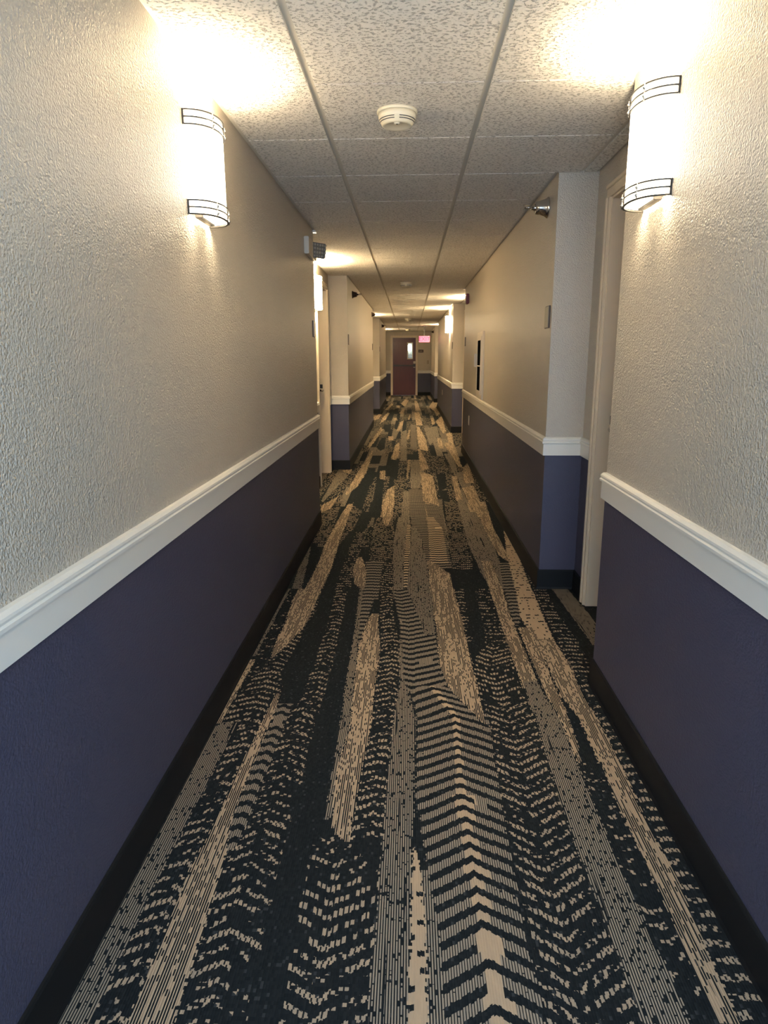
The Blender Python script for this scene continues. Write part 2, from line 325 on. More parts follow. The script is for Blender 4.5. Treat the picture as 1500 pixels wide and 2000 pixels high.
 ('T',0.15,0.5,0,[(0.599,2.966),(0.587,3.294),(0.624,3.724),(0.674,4.413),(0.745,5.084),(0.797,5.085),(0.751,4.415),(0.72,3.727),(0.707,3.298),(0.697,2.969)],[(2.968,0.648),(3.296,0.647),(3.726,0.672),(4.414,0.712),(5.085,0.771)]),
 ('S',0,0.5,0,[(0.471,2.51),(0.468,2.749),(0.468,2.963),(0.472,3.334),(0.474,3.72),(0.483,4.266),(0.551,4.268),(0.549,3.722),(0.537,3.336),(0.536,2.965),(0.54,2.752),(0.538,2.512)],[(2.511,0.504),(2.75,0.504),(2.964,0.502),(3.335,0.505),(3.721,0.512),(4.267,0.517)]),
 ('S',0,0.5,0,[(0.568,2.005),(0.568,2.154),(0.569,2.293),(0.554,2.449),(0.551,2.721),(0.549,3.15),(0.626,3.153),(0.609,2.723),(0.605,2.45),(0.604,2.294),(0.597,2.155),(0.582,2.006)],[(2.006,0.575),(2.154,0.583),(2.294,0.587),(2.449,0.58),(2.722,0.58),(3.151,0.587)]),
 ('S',0,0.5,0,[(0.629,1.107),(0.637,1.523),(0.631,1.705),(0.635,1.918),(0.642,2.295),(0.609,2.45),(0.613,2.723),(0.606,3.002),(0.697,3.005),(0.714,2.726),(0.701,2.453),(0.712,2.297),(0.71,1.921),(0.693,1.707),(0.704,1.525),(0.678,1.108)],[(1.107,0.654),(1.524,0.67),(1.706,0.662),(1.92,0.673),(2.296,0.677),(2.452,0.655),(2.725,0.664),(3.003,0.651)]),
 ('D',0.15,0.62,0,[(0.681,1.009),(0.68,1.108),(0.685,1.289),(0.704,1.525),(0.708,1.708),(0.707,1.889),(0.715,2.297),(0.716,2.639),(0.709,2.884),(0.718,3.298),(0.728,3.727),(0.755,4.228),(0.802,4.229),(0.815,3.729),(0.809,3.301),(0.804,2.887),(0.788,2.641),(0.802,2.3),(0.78,1.891),(0.758,1.709),(0.774,1.527),(0.748,1.291),(0.774,1.112),(0.777,1.013)],[(1.011,0.719),(1.11,0.718),(1.29,0.71),(1.526,0.732),(1.708,0.728),(1.89,0.736),(2.299,0.75),(2.64,0.744),(2.886,0.747),(3.299,0.754),(3.728,0.763),(4.228,0.773)]),
 ('N',0,0.5,0,[(0.824,2.78),(0.787,3.321),(0.803,3.729),(0.845,3.73),(0.846,3.323),(0.897,2.783)],[(2.782,0.861),(3.322,0.816),(3.73,0.824)]),
 ('P',0,0.5,0,[(0.875,2.782),(0.839,3.73),(0.844,3.936),(0.938,3.938),(0.929,3.732),(0.989,2.785)],[(2.784,0.932),(3.731,0.884),(3.937,0.891)]),
 ('D',-0.4,0.3,0,[(0.581,1.105),(0.564,1.52),(0.568,1.814),(0.568,2.005),(0.647,2.008),(0.634,1.816),(0.637,1.523),(0.629,1.107)],[(1.106,0.605),(1.522,0.6),(1.815,0.601),(2.007,0.607)]),
 ('S',0,0.5,0,[(0.758,1.172),(0.752,1.218),(0.763,1.344),(0.767,1.363),(0.772,1.363),(0.774,1.344),(0.76,1.218),(0.765,1.172)],[(1.172,0.762),(1.218,0.756),(1.344,0.768),(1.363,0.769)]),
 ('P',0,0.5,0,[(-0.721,0.961),(-0.722,1.06),(-0.721,1.478),(-0.718,1.93),(-0.717,2.21),(-0.633,2.212),(-0.637,1.933),(-0.648,1.48),(-0.642,1.063),(-0.623,0.964)],[(0.962,-0.672),(1.062,-0.682),(1.479,-0.685),(1.932,-0.678),(2.211,-0.675)]),
 ('D',0.55,0.55,0,[(-0.644,0.963),(-0.645,1.063),(-0.648,1.48),(-0.628,1.933),(-0.631,2.191),(-0.533,2.194),(-0.556,1.935),(-0.575,1.483),(-0.568,1.065),(-0.574,0.966)],[(0.965,-0.599),(1.064,-0.595),(1.481,-0.6),(1.934,-0.581),(2.193,-0.567)]),
 ('L',0.5,0.5,0,[(-0.479,1.45),(-0.519,1.685),(-0.52,1.937),(-0.514,2.26),(-0.515,2.355),(-0.451,2.357),(-0.452,2.262),(-0.459,1.938),(-0.464,1.687),(-0.469,1.451)],[(1.451,-0.474),(1.686,-0.492),(1.938,-0.489),(2.261,-0.483),(2.356,-0.483)]),
 ('D',0.55,0.5,0,[(-0.487,0.969),(-0.476,1.069),(-0.491,1.485),(-0.464,1.687),(-0.459,1.938),(-0.452,2.262),(-0.42,2.419),(-0.422,2.693),(-0.409,3.084),(-0.427,3.696),(-0.354,3.698),(-0.34,3.086),(-0.334,2.695),(-0.334,2.422),(-0.347,2.265),(-0.337,1.942),(-0.339,1.691),(-0.341,1.49),(-0.327,1.074),(-0.332,0.974)],[(0.972,-0.417),(1.071,-0.409),(1.488,-0.423),(1.689,-0.408),(1.94,-0.404),(2.263,-0.405),(2.42,-0.381),(2.694,-0.383),(3.085,-0.378),(3.697,-0.394)]),
 ('S',0,0.5,0,[(-0.574,0.966),(-0.57,1.065),(-0.576,1.483),(-0.561,1.684),(-0.557,1.935),(-0.543,2.259),(-0.532,2.441),(-0.517,2.441),(-0.512,2.26),(-0.518,1.937),(-0.517,1.686),(-0.489,1.486),(-0.475,1.069),(-0.485,0.969)],[(0.967,-0.53),(1.067,-0.522),(1.484,-0.533),(1.685,-0.539),(1.936,-0.538),(2.259,-0.527),(2.441,-0.525)]),
 ('D',-0.55,0.58,0,[(-0.255,0.977),(-0.257,1.076),(-0.262,1.257),(-0.264,1.493),(-0.258,1.629),(-0.197,1.631),(-0.071,1.499),(-0.076,1.264),(-0.08,1.082),(-0.081,0.983)],[(0.98,-0.188),(1.079,-0.19),(1.26,-0.191),(1.496,-0.191),(1.63,-0.235)]),
 ('P',0,0.5,0,[(-0.083,0.983),(-0.08,1.082),(-0.071,1.499),(-0.063,1.951),(-0.052,2.274),(-0.034,2.561),(-0.043,2.977),(-0.031,2.978),(-0.015,2.562),(0.031,2.276),(0.023,1.954),(0.013,1.502),(0.003,1.085),(0.002,0.986)],[(0.984,-0.041),(1.084,-0.038),(1.501,-0.029),(1.952,-0.02),(2.275,-0.01),(2.561,-0.025),(2.978,-0.037)]),
 ('P',0,0.5,0,[(0.043,0.987),(0.042,1.086),(0.042,1.268),(0.033,1.503),(0.06,1.504),(0.084,1.269),(0.081,1.088),(0.088,0.989)],[(0.988,0.066),(1.087,0.061),(1.268,0.063),(1.503,0.047)]),
 ('T',0.5,0.5,0,[(0.002,0.986),(0.003,1.085),(0.008,1.266),(0.013,1.502),(0.015,1.597),(0.019,1.597),(0.035,1.503),(0.045,1.268),(0.043,1.086),(0.045,0.987)],[(0.987,0.023),(1.086,0.023),(1.267,0.026),(1.502,0.024),(1.597,0.017)]),
 ('H',0.64,0.5,0.024,[(0.082,0.989),(0.077,1.088),(0.079,1.269),(0.054,1.503),(0.025,1.821),(0.286,1.83),(0.282,1.511),(0.279,1.276),(0.285,1.095),(0.296,0.996)],[(0.992,0.195),(1.091,0.187),(1.272,0.185),(1.507,0.175),(1.825,0.164)]),
 ('H',0.6,0.5,0.011,[(0.025,1.816),(0.037,2.277),(0.006,2.517),(0.175,2.522),(0.303,2.285),(0.285,1.825)],[(1.82,0.163),(2.281,0.178),(2.52,0.096)]),
 ('P',0,0.5,0,[(0.493,1.003),(0.481,1.101),(0.469,1.517),(0.465,1.811),(0.481,2.29),(0.472,2.374),(0.482,2.576),(0.535,2.578),(0.558,2.376),(0.569,2.293),(0.565,1.814),(0.564,1.52),(0.581,1.105),(0.594,1.006)],[(1.005,0.544),(1.103,0.531),(1.519,0.517),(1.812,0.515),(2.292,0.525),(2.375,0.515),(2.577,0.509)]),
 ('S',0,0.5,0,[(0.277,2.237),(0.166,2.513),(0.138,2.74),(0.281,2.744),(0.284,2.517),(0.287,2.237)],[(2.237,0.282),(2.515,0.225),(2.742,0.21)]),
 ('N',0,0.6,0,[(-0.502,8.13),(-0.405,8.13),(-0.416,6.98),(-0.421,5.84),(-0.517,5.97),(-0.534,6.98)],0),
 ('D',0,0.6,0,[(-0.39,7.46),(-0.364,7.46),(-0.357,5.71),(-0.398,5.71)],0),
 ('N',0,0.6,0,[(-0.363,7.26),(-0.276,7.26),(-0.237,5.51),(-0.331,5.51)],0),
 ('P',0,0.6,0,[(-0.854,7.77),(-0.742,7.78),(-0.713,7.46),(-0.809,6.1),(-0.833,6.17)],0),
 ('S',0,0.6,0,[(-0.544,9.38),(-0.515,9.38),(-0.511,7.67),(-0.544,6.89),(-0.618,6.43),(-0.633,6.51),(-0.624,7.26),(-0.599,8.13)],0),
 ('S',0,0.6,0,[(-0.806,7.95),(-0.698,8.03),(-0.686,7.67),(-0.761,7.78)],0),
 ('S',0,0.6,0,[(-0.806,5.96),(-0.691,6.39),(-0.704,5.83),(-0.769,5.67)],0),
 ('S',0,0.6,0,[(-0.347,7.9),(-0.283,7.95),(-0.269,7.31),(-0.329,7.36)],0),
 ('D',0,0.6,0,[(-0.165,7.36),(-0.068,7.37),(-0.063,5.52),(-0.137,5.51)],0),
 ('S',0,0.6,0,[(-0.223,6.72),(-0.156,6.98),(-0.134,5.97),(-0.19,5.51),(-0.244,5.51)],0),
 ('S',0,0.6,0,[(-0.232,9.38),(-0.137,9.71),(-0.133,9.46),(-0.176,8.78),(-0.23,8.85)],0),
 ('E',0,0.6,0,[(-0.019,8.79),(0.012,8.79),(-0.006,7.37),(-0.029,7.37)],0),
 ('P',0,0.6,0,[(0.012,8.79),(0.148,8.79),(0.117,6.81),(0.019,6.81)],0),
 ('L',0,0.6,0,[(0.003,6.77),(0.141,6.77),(0.15,5.52),(0.003,5.52)],0),
 ('L',0,0.6,0,[(0.15,6.08),(0.274,5.92),(0.27,5.52),(0.164,5.52)],0),
 ('S',0,0.6,0,[(0.134,7.9),(0.273,7.58),(0.275,5.95),(0.137,6.19)],0),
 ('S',0,0.6,0,[(0.144,9.71),(0.167,9.71),(0.206,9.08),(0.248,8.08),(0.134,7.9)],0),
 ('N',0,0.6,0,[(0.313,7.68),(0.423,7.68),(0.394,6.82),(0.306,6.65)],0),
 ('P',0,0.6,0,[(0.49,9.39),(0.601,9.39),(0.576,7.18),(0.526,7.58)],0),
 ('S',0,0.6,0,[(0.487,7.53),(0.54,7.53),(0.514,6.27),(0.449,6.19)],0),
 ('S',0,0.6,0,[(0.549,6.82),(0.687,7.0),(0.672,6.2),(0.664,5.53),(0.59,5.53),(0.562,6.12)],0),
 ('S',0,0.6,0,[(0.575,9.72),(0.667,9.72),(0.659,8.14),(0.61,8.27)],0),
 ('S',0,0.6,0,[(0.659,8.14),(0.781,8.66),(0.704,7.14),(0.595,7.09)],0),
 ('S',0,0.6,0,[(0.547,6.12),(0.569,5.73),(0.535,5.73)],0),
 ('N',0,0.6,0,[(-0.467,11.35),(-0.399,11.28),(-0.364,9.88),(-0.426,9.67),(-0.503,10.1)],0),
 ('D',0,0.6,0,[(-0.401,11.35),(-0.303,11.35),(-0.25,9.88),(-0.319,9.0)],0),
 ('N',0,0.6,0,[(-0.516,13.52),(-0.369,13.82),(-0.345,12.26),(-0.451,12.26)],0),
 ('P',0,0.6,0,[(-0.309,12.95),(-0.189,12.43),(-0.232,11.08),(-0.303,11.35)],0),
 ('P',0,0.6,0,[(-0.152,12.26),(-0.048,12.6),(-0.031,8.71),(-0.12,8.71)],0),
 ('P',0,0.6,0,[(0.284,12.95),(0.558,13.32),(0.511,11.36),(0.318,10.33)],0),
 ('L',0,0.6,0,[(0.026,13.72),(0.132,13.52),(0.12,9.88),(0.021,9.88)],0),
 ('S',0,0.6,0,[(-0.831,15.44),(-0.735,16.24),(-0.659,16.1),(-0.692,14.82),(-0.754,14.59)],0),
 ('S',0,0.6,0,[(-0.54,16.68),(-0.488,16.53),(-0.522,14.82),(-0.617,13.62),(-0.605,15.31)],0),
 ('S',0,0.6,0,[(-0.596,9.93),(-0.638,10.15),(-0.558,13.14),(-0.499,12.6),(-0.551,11.08)],0),
 ('S',0,0.6,0,[(-0.362,15.18),(-0.281,15.25),(-0.26,14.58),(-0.336,14.54)],0),
 ('S',0,0.6,0,[(-0.366,11.52),(-0.275,11.53),(-0.26,10.92),(-0.339,10.92)],0),
 ('S',0,0.6,0,[(-0.243,12.43),(-0.195,14.14),(-0.118,14.58),(-0.144,13.14),(-0.189,12.39)],0),
 ('S',0,0.6,0,[(-0.252,16.53),(-0.172,17.95),(-0.12,17.78),(-0.156,16.32)],0),
 ('S',0,0.6,0,[(-0.244,8.87),(-0.217,10.33),(-0.163,10.69),(-0.138,9.99),(-0.175,8.95)],0),
 ('S',0,0.6,0,[(-0.044,11.04),(-0.012,12.6),(0.019,12.6),(-0.002,11.19)],0),
 ('S',0,0.6,0,[(-0.036,14.77),(0.006,16.15),(0.034,16.15),(0.002,14.7)],0),
 ('S',0,0.6,0,[(0.16,21.68),(0.247,21.19),(0.289,17.28),(0.154,17.29)],0),
 ('S',0,0.6,0,[(0.125,16.67),(0.248,16.97),(0.266,13.48),(0.141,13.48)],0),
 ('S',0,0.6,0,[(0.14,13.32),(0.194,13.14),(0.277,11.08),(0.277,9.65),(0.149,9.88),(0.137,11.36)],0),
 ('S',0,0.6,0,[(0.134,9.88),(0.157,9.88),(0.16,8.72),(0.132,8.72)],0),
 ('S',0,0.6,0,[(0.478,15.05),(0.551,15.3),(0.523,13.68),(0.463,13.62)],0),
 ('S',0,0.6,0,[(0.536,18.66),(0.773,21.66),(0.853,20.26),(0.632,17.28)],0),
 ('S',0,0.6,0,[(0.637,17.77),(0.733,18.29),(0.751,16.37),(0.631,15.68)],0),
 ('S',0,0.6,0,[(0.559,14.35),(0.771,15.82),(0.672,12.26),(0.604,11.95),(0.587,13.14)],0),
 ('S',0,0.6,0,[(0.655,11.95),(0.777,12.26),(0.699,10.45),(0.675,8.83),(0.624,8.83),(0.635,10.7)],0),
 ('S',0,0.6,0,[(0.473,11.22),(0.537,11.22),(0.518,9.97),(0.452,9.99)],0),
 ('S',0,0.6,0,[(0.537,10.57),(0.62,10.7),(0.654,9.76),(0.576,9.66)],0),
 ('S',0,0.6,0,[(-0.55,9.69),(-0.522,9.69),(-0.538,8.78),(-0.577,8.71)],0),
 ('S',0,0.6,0,[(-0.646,17.62),(-0.541,20.29),(-0.467,19.86),(-0.563,17.56)],0),
 ('S',0,0.6,0,[(-0.25,20.07),(-0.151,22.2),(-0.018,21.68),(-0.126,18.67)],0),
 ('S',0,0.6,0,[(-0.352,19.13),(-0.271,19.13),(-0.26,18.38),(-0.338,18.38)],0),
 ('S',0,0.6,0,[(0.149,25.15),(0.22,25.15),(0.242,22.19),(0.164,22.19)],0),
 ('S',0,0.6,0,[(0.645,25.13),(0.733,24.48),(0.727,21.66),(0.634,22.18)],0),
 ('S',0,0.6,0,[(-0.748,24.21),(-0.662,24.85),(-0.655,22.75),(-0.719,22.75)],0),
]
DAY_W, EXPO, FAR_GAIN = 28.0, 1.7, 5.5
# ------------------------------------------------------------------ walls
def wall(name, side, alcoves, doors, label):
    bm = bmesh.new()
    X, A, O = (XL, AL, -1.34) if side < 0 else (XR, AR, 1.36)
    def blk(xf, y0, y1, z0, z1):
        a, b = sorted((xf, O))
        for za, zb, mi in ((z0, min(z1, SEAM), 1), (max(z0, SEAM), z1, 0)):
            if zb > za+1e-4: box(bm, a, b, y0, y1, za, zb, mi)
    y = YB
    for a0, a1 in alcoves:
        blk(X, y, a0, 0, H+.06)
        q = a0
        for d0, d1 in [d for d in doors if a0 <= d[0] <= a1]:
            blk(A, q, d0, 0, H+.06); blk(A, d0, d1, DH, H+.06); q = d1
        blk(A, q, a1, 0, H+.06); y = a1
    if y < YF: blk(X, y, YF, 0, H+.06)
    return tag(obj(name, bm, [M['wall'], M['navy']]), label, 'wall', kind='structure')
wall('wall_left', -1, LEFT_ALC, LEFT_DOORS, 'left corridor wall, beige textured above and navy below, with door alcoves')
wall('wall_right', 1, RIGHT_ALC, RIGHT_DOORS, 'right corridor wall, beige textured above and navy below, with door alcoves')
FD0, FD1, FDH = -0.617, 0.232, 2.045       # far door opening
bm = bmesh.new()
for a, b, z0, z1, mi in ((-1.34, FD0, SEAM, H+.06, 0), (-1.34, FD0, 0, SEAM, 1), (FD1, 1.36, SEAM, H+.06, 0), (FD1, 1.36, 0, SEAM, 1), (FD0, FD1, FDH, H+.06, 0)):
    box(bm, a, b, YF, YF+.14, z0, z1, mi)
tag(obj('wall_front', bm, [M['wall'], M['navy']]), 'far end wall around the cherry door, beige above and navy below', 'wall', kind='structure')
bm = bmesh.new()
W0, W1, WZ0, WZ1 = -0.60, 0.62, 0.25, 2.12
for a, b, z0, z1 in ((-1.34, W0, 0, H+.06), (W1, 1.36, 0, H+.06), (W0, W1, 0, WZ0), (W0, W1, WZ1, H+.06)):
    box(bm, a, b, YB-.14, YB, z0, z1)
tag(obj('wall_back', bm, [M['wall']]), 'end wall with a daylight window behind the viewpoint', 'wall', kind='structure')
w = thing('window_1', 'tall daylight window in the end wall behind the viewpoint', 'window', (0, YB, 0), kind='structure')
bm = bmesh.new()
for a, b, z0, z1 in ((W0, W0+.05, WZ0, WZ1), (W1-.05, W1, WZ0, WZ1), (W0, W1, WZ0, WZ0+.05), (W0, W1, WZ1-.05, WZ1), (-.015, .035, WZ0, WZ1)):
    box(bm, a, b, -.10, -.03, z0, z1)
obj('window_frame', bm, M['rail'], w)
bm = bmesh.new(); box(bm, W0+.04, W1-.04, -.075, -.068, WZ0+.04, WZ1-.04); obj('pane', bm, M['glass'], w)

# ------------------------------------------------------------------ ceiling
TX0, TX1, TX2, G = -0.345, 0.265, 0.875, 0.012
def edges_at(y):
    l = AL if any(a < y < b for a, b in LEFT_ALC) else XL
    r = AR if any(a < y < b for a, b in RIGHT_ALC) else XR
    return l, r
bm = bmesh.new()
ys = [2.56 + .588*i for i in range(-9, 38)]
ys = [YB+.02] + [y for y in ys if YB+.1 < y < YF-.1] + [YF-.02]
cuts = sorted({c for a in LEFT_ALC+RIGHT_ALC for c in a})
for ya, yb in zip(ys, ys[1:]):
    seg = [ya+.005] + [c for c in cuts if ya+.01 < c < yb-.01] + [yb-.005]
    for a, b in zip(seg, seg[1:]):
        l, r = edges_at((a+b)/2)
        cols = [(l+.022, TX0-G), (TX0+G, TX1-G)]
        if r > .9: cols += [(TX1+G, TX2-G), (TX2+G, r-.016)]
        else: cols += [(TX1+G, r-.022)]
        # keep the wall-angle reveal at wall ends
        for x0, x1 in cols:
            box(bm, x0, x1, a, b, H, H+.0115, 0)
ceil = tag(obj('ceiling', bm, [M['tile']]), 'dropped ceiling of fissured off-white tiles over the corridor', 'ceiling', kind='structure')
bm = bmesh.new(); box(bm, -1.33, 1.35, YB, YF, H+.0105, H+.05)
obj('ceiling_grid', bm, M['grid'], ceil)
bm = bmesh.new()  # white caps added to stand in for lamp-lit spots at the wall corners
for X_, s_, alc in ((XL, 1, LEFT_ALC), (XR, -1, RIGHT_ALC)):
    for q_ in [a[0] for a in alc if a[0] > 5]:
        x0_, x1_ = sorted((X_-s_*.004, X_+s_*.026))
        box(bm, x0_, x1_, q_-.026, q_+.026, H-.010, H+.002, bev=.003)
obj('light_spot_cap', bm, M['rail'], ceil)

# ------------------------------------------------------------------ carpet floor
KI = dict(N=0, P=1, S=2, D=3, H=4, T=5, L=6, E=7)
rnd = random.Random(5)
# default planks, used wherever no traced band lies
cols = []; xx = -1.3
while xx < 1.32:
    wdt = rnd.uniform(.07, .14); yy = -3.2; segs = []
    while yy < 25:
        ln = rnd.uniform(.4, 1.3) if yy < 9 else rnd.uniform(.5, 1.8)
        near = rnd.choices('NDPL', (3, 6, 3, 1))[0]
        segs.append((yy, yy+ln, near, rnd.choice((-.5, .5, .15, -.3)))); yy += ln
    cols.append((xx, xx+wdt, segs)); xx += wdt
def base_at(y):
    out = []
    for a, b, segs in cols:
        for s0, s1, kd, sl in segs:
            if s0 <= y < s1: out.append((a, b, (KI[kd], (a+b)/2, sl, .5, 0))); break
    return out
zl = []
for kd, sl, de, sw, poly, spn in ZONES:
    yy = [p[1] for p in poly]; zl.append((min(yy), max(yy), KI[kd], sl, de, sw, poly, spn))
def spine_at(spn, y, mid):
    if not spn: return mid
    if y <= spn[0][0]: return spn[0][1]
    for (a, xa), (b, xb) in zip(spn, spn[1:]):
        if y <= b: return xa+(xb-xa)*(y-a)/max(1e-6, b-a)
    return spn[-1][1]
verts, faces, AT = [], [], []
y = YB
while y < YF+.02:
    st = .25 if y < .8 else .009 if y < 4 else .014 if y < 7 else .03 if y < 12 else .06
    y2 = y+st; ym = y+st/2
    runs = base_at(ym) if ym > 4.6 else [(-1.3, 1.33, (0, 0, 0, .5, 0))]
    if ym < .9: src = .95
    else: src = ym
    for z0, z1, ki, sl, de, sw, poly, spn in zl:
        if not (z0 <= src <= z1): continue
        xs = []
        for (xa, ya), (xb, yb) in zip(poly, poly[1:]+poly[:1]):
            if (ya <= src) != (yb <= src): xs.append(xa+(xb-xa)*(src-ya)/(yb-ya))
        xs.sort()
        for a, b in zip(xs[::2], xs[1::2]):
            j = .0045 if ym < 7 else .008
            a = round((a+rnd.uniform(-j, j))/.0031)*.0031; b = round((b+rnd.uniform(-j, j))/.0031)*.0031
            if b-a < .003: continue
            new = []
            for r in runs:
                if r[1] <= a or r[0] >= b: new.append(r); continue
                if r[0] < a: new.append((r[0], a, r[2]))
                if r[1] > b: new.append((b, r[1], r[2]))
            new.append((a, b, (ki, spine_at(spn, src, (a+b)/2 if not spn else 0) if spn else round(sum(p[0] for p in poly)/len(poly), 3), sl, de, sw)))
            runs = new
    for a, b, at in runs:
        n = len(verts); verts += [(a, y, 0), (b, y, 0), (b, y2, 0), (a, y2, 0)]; faces.append((n, n+1, n+2, n+3)); AT.append(at)
    y = y2
me = bpy.data.meshes.new('floor'); me.from_pydata(verts, [], faces)
for i, nm in enumerate(('kind', 'spine', 'slope', 'dens', 'sw')):
    at = me.attributes.new(nm, 'FLOAT', 'FACE'); at.data.foreach_set('value', [float(t[i]) for t in AT])
me.materials.append(M['carpet'])
fl = bpy.data.objects.new('floor', me); C.objects.link(fl)
tag(fl, 'navy, taupe and tan striped chevron carpet down the corridor', 'floor', kind='structure')

# ------------------------------------------------------------------ chair rails and baseboards
CAS = 0.062
def runs_of(side, alcoves, doors, y_end):
    X, A = (XL, AL) if side < 0 else (XR, AR)
    runs, cur = [], [(X, YB)]
    for a0, a1 in alcoves:
        cur += [(X, a0), (A, a0)]
        for d0, d1 in [d for d in doors if a0 <= d[0] <= a1]:
            cur.append((A, d0-CAS)); runs.append(cur); cur = [(A, d1+CAS)]
        if a1 >= YF: cur.append((A, YF))
        else: cur += [(A, a1), (X, a1)]
    if cur[-1][1] < YF: cur.append((X, YF))
    runs.append(cur); return runs
RAIL = [(0, .785), (.013, .786), (.013, .850), (.020, .854), (.020, .862), (.016, .866), (.018, .872), (.017, .878), (.010, .886), (0, .888)]
BASE = [(0, .0), (.014, .0), (.011, .012), (.009, .108), (.006, .114), (0, .115)]
lr = runs_of(-1, LEFT_ALC, LEFT_DOORS, YF); rr = runs_of(1, RIGHT_ALC, RIGHT_DOORS, YF)
lr[-1] = lr[-1] + [(FD0-CAS, YF)]; rr[-1] = rr[-1] + [(FD1+CAS, YF)]
num = 0
for sd, runs, bname in ((-1, lr, 'baseboard_left'), (1, rr, 'baseboard_right')):
    bb = bmesh.new(); nth_ = -1
    for r in runs:
        keep = [r[0]]
        for p_ in r[1:]:
            if (Vector(p_)-Vector(keep[-1])).length > .004: keep.append(p_)
        if len(keep) < 2: continue
        num += 1; bm = bmesh.new(); sweep(bm, keep, RAIL, -sd); nth_ += 1
        word = 'left' if sd < 0 else 'right'
        tag(obj('trim_%d' % num, bm, M['rail']), 'white moulded chair rail on the %s wall, stretch %s' % (word,
            ('first', 'second', 'third', 'fourth', 'fifth', 'sixth', 'seventh', 'eighth')[nth_] + ' from the viewer'), 'chair rail', kind='structure')
        sweep(bb, keep, BASE, -sd)
    tag(obj(bname, bb, M['base']), 'black cove baseboard along the %s wall' % ('left' if sd < 0 else 'right'), 'baseboard', kind='structure')

# ------------------------------------------------------------------ alcove doors
def alcove_door(n, side, y0, y1, latch_far, label):
    A = AL if side < 0 else AR
    t = thing('door_%d' % n, label, 'door', (A, (y0+y1)/2, 0), 0 if side < 0 else PI, kind='structure')
    w2 = (y1-y0)/2; bm = bmesh.new()       # local: +x into the room, y along the wall
    c = CAS-.002
    def leg(a, b):
        s = 1 if b > a else -1             # profiled casing, a = opening edge
        lo, hi = min(a, b), max(a, b)
        box(bm, 0.0, .014, lo, hi, 0.002, DH, bev=.002)
        o0, o1 = sorted((b-s*.020, b)); box(bm, .010, .021, o0, o1, 0.002, DH+.004, bev=.003)
        i0, i1 = sorted((a+s*.004, a+s*.014)); box(bm, .010, .018, i0, i1, 0.002, DH, bev=.002)
    leg(-w2, -w2-c); leg(w2, w2+c)
    box(bm, 0, .014, -w2-c, w2+c, DH, DH+c, bev=.002); box(bm, .010, .021, -w2-c, w2+c, DH+c-.02, DH+c, bev=.003)
    box(bm, -.17, .006, -w2, -w2+.012, .002, DH-.001); box(bm, -.17, .006, w2-.012, w2, .002, DH-.001); box(bm, -.17, .006, -w2+.012, w2-.012, DH-.012, DH-.001)
    fr = obj('door_frame', bm, M['frame'], t)
    bm = bmesh.new(); box(bm, -.150, -.108, -w2+.014, w2-.014, .006, DH-.014, bev=.002); obj('door_slab', bm, M['brown'], t)
    d = 1 if latch_far else -1
    if side > 0: d = -d
    yl = d*(w2-.075)
    bm = bmesh.new(); box(bm, -.108, -.082, yl-.035, yl+.035, .82, 1.11, bev=.01); obj('lock_plate', bm, M['black'], t)
    bm = bmesh.new(); tube(bm, (-.085, yl, .965), (-.035, yl, .965), .012); tube(bm, (-.042, yl+d*.01, .965), (-.042, yl-d*.115, .965), .0095); ball(bm, (-.042, yl-d*.115, .965), .0095)
    obj('lever_handle', bm, M['chrome'], t)
    bm = bmesh.new(); ys_ = d*(w2-.0125); box(bm, -.085, -.055, min(ys_, ys_-d*.003), max(ys_, ys_-d*.003), .985, 1.03, bev=.001)
    obj('strike_plate', bm, M['nickel'], t)
    return t
DL = ['door in the left alcove nearest the viewer, on its near side', 'brown guest room door in a cream frame beyond the left wall corner, black lock and lever',
      'near door of the second alcove on the left', 'far door of the second alcove on the left', 'near door of the last alcove on the left', 'far door of the last alcove on the left']
DR = ['cream framed door in the alcove beside the right wall lamp, strike plate on its jamb', 'near door of the middle alcove on the right', 'far door of the middle alcove on the right',
      'near door of the last alcove on the right', 'far door of the last alcove on the right']
nd = 1
for i, (a, b) in enumerate(LEFT_DOORS): nd += 1; alcove_door(nd, -1, a, b, i % 2 == 1, DL[i])
for i, (a, b) in enumerate(RIGHT_DOORS): nd += 1; alcove_door(nd, 1, a, b, i != 1 and i != 3, DR[i])

# ------------------------------------------------------------------ far cherry door
t = thing('door_1', 'dark cherry fire door with narrow window and push bar at the corridor end', 'door', ((FD0+FD1)/2, YF, 0), kind='structure')
w2 = (FD1-FD0)/2; bm = bmesh.new()
for a, b in ((-w2-CAS, -w2), (w2, w2+CAS)): box(bm, a, b, -.02, .0, .002, FDH+CAS, bev=.003)
box(bm, -w2, w2, -.02, 0, FDH, FDH+CAS, bev=.003)
for a, b in ((-w2, -w2+.012), (w2-.012, w2)): box(bm, a, b, -.015, .12, .002, FDH-.001)
box(bm, -w2+.012, w2-.012, -.015, .12, FDH-.013, FDH-.001)
obj('door_frame', bm, M['frame'], t)
V0, V1, VZ0, VZ1 = 0.130, 0.290, 1.305, 1.845
a, b = -w2+.014, w2-.014; bm = bmesh.new()
for x0, x1, z0, z1 in ((a, V0, .008, FDH-.015), (V1, b, .008, FDH-.015), (V0, V1, .008, VZ0), (V0, V1, VZ1, FDH-.015)): box(bm, x0, x1, .02, .065, z0, z1)
sl = obj('door_slab', bm, M['cherry'], t)
bm = bmesh.new()
for x0, x1, z0, z1 in ((V0-.025, V0+.006, VZ0-.025, VZ1+.025), (V1-.006, V1+.025, VZ0-.025, VZ1+.025), (V0+.006, V1-.006, VZ0-.025, VZ0+.006), (V0+.006, V1-.006, VZ1-.006, VZ1+.025)):
    box(bm, x0, x1, .008, .02, z0, z1, bev=.003)
vf = obj('vision_frame', bm, M['frame'], t)
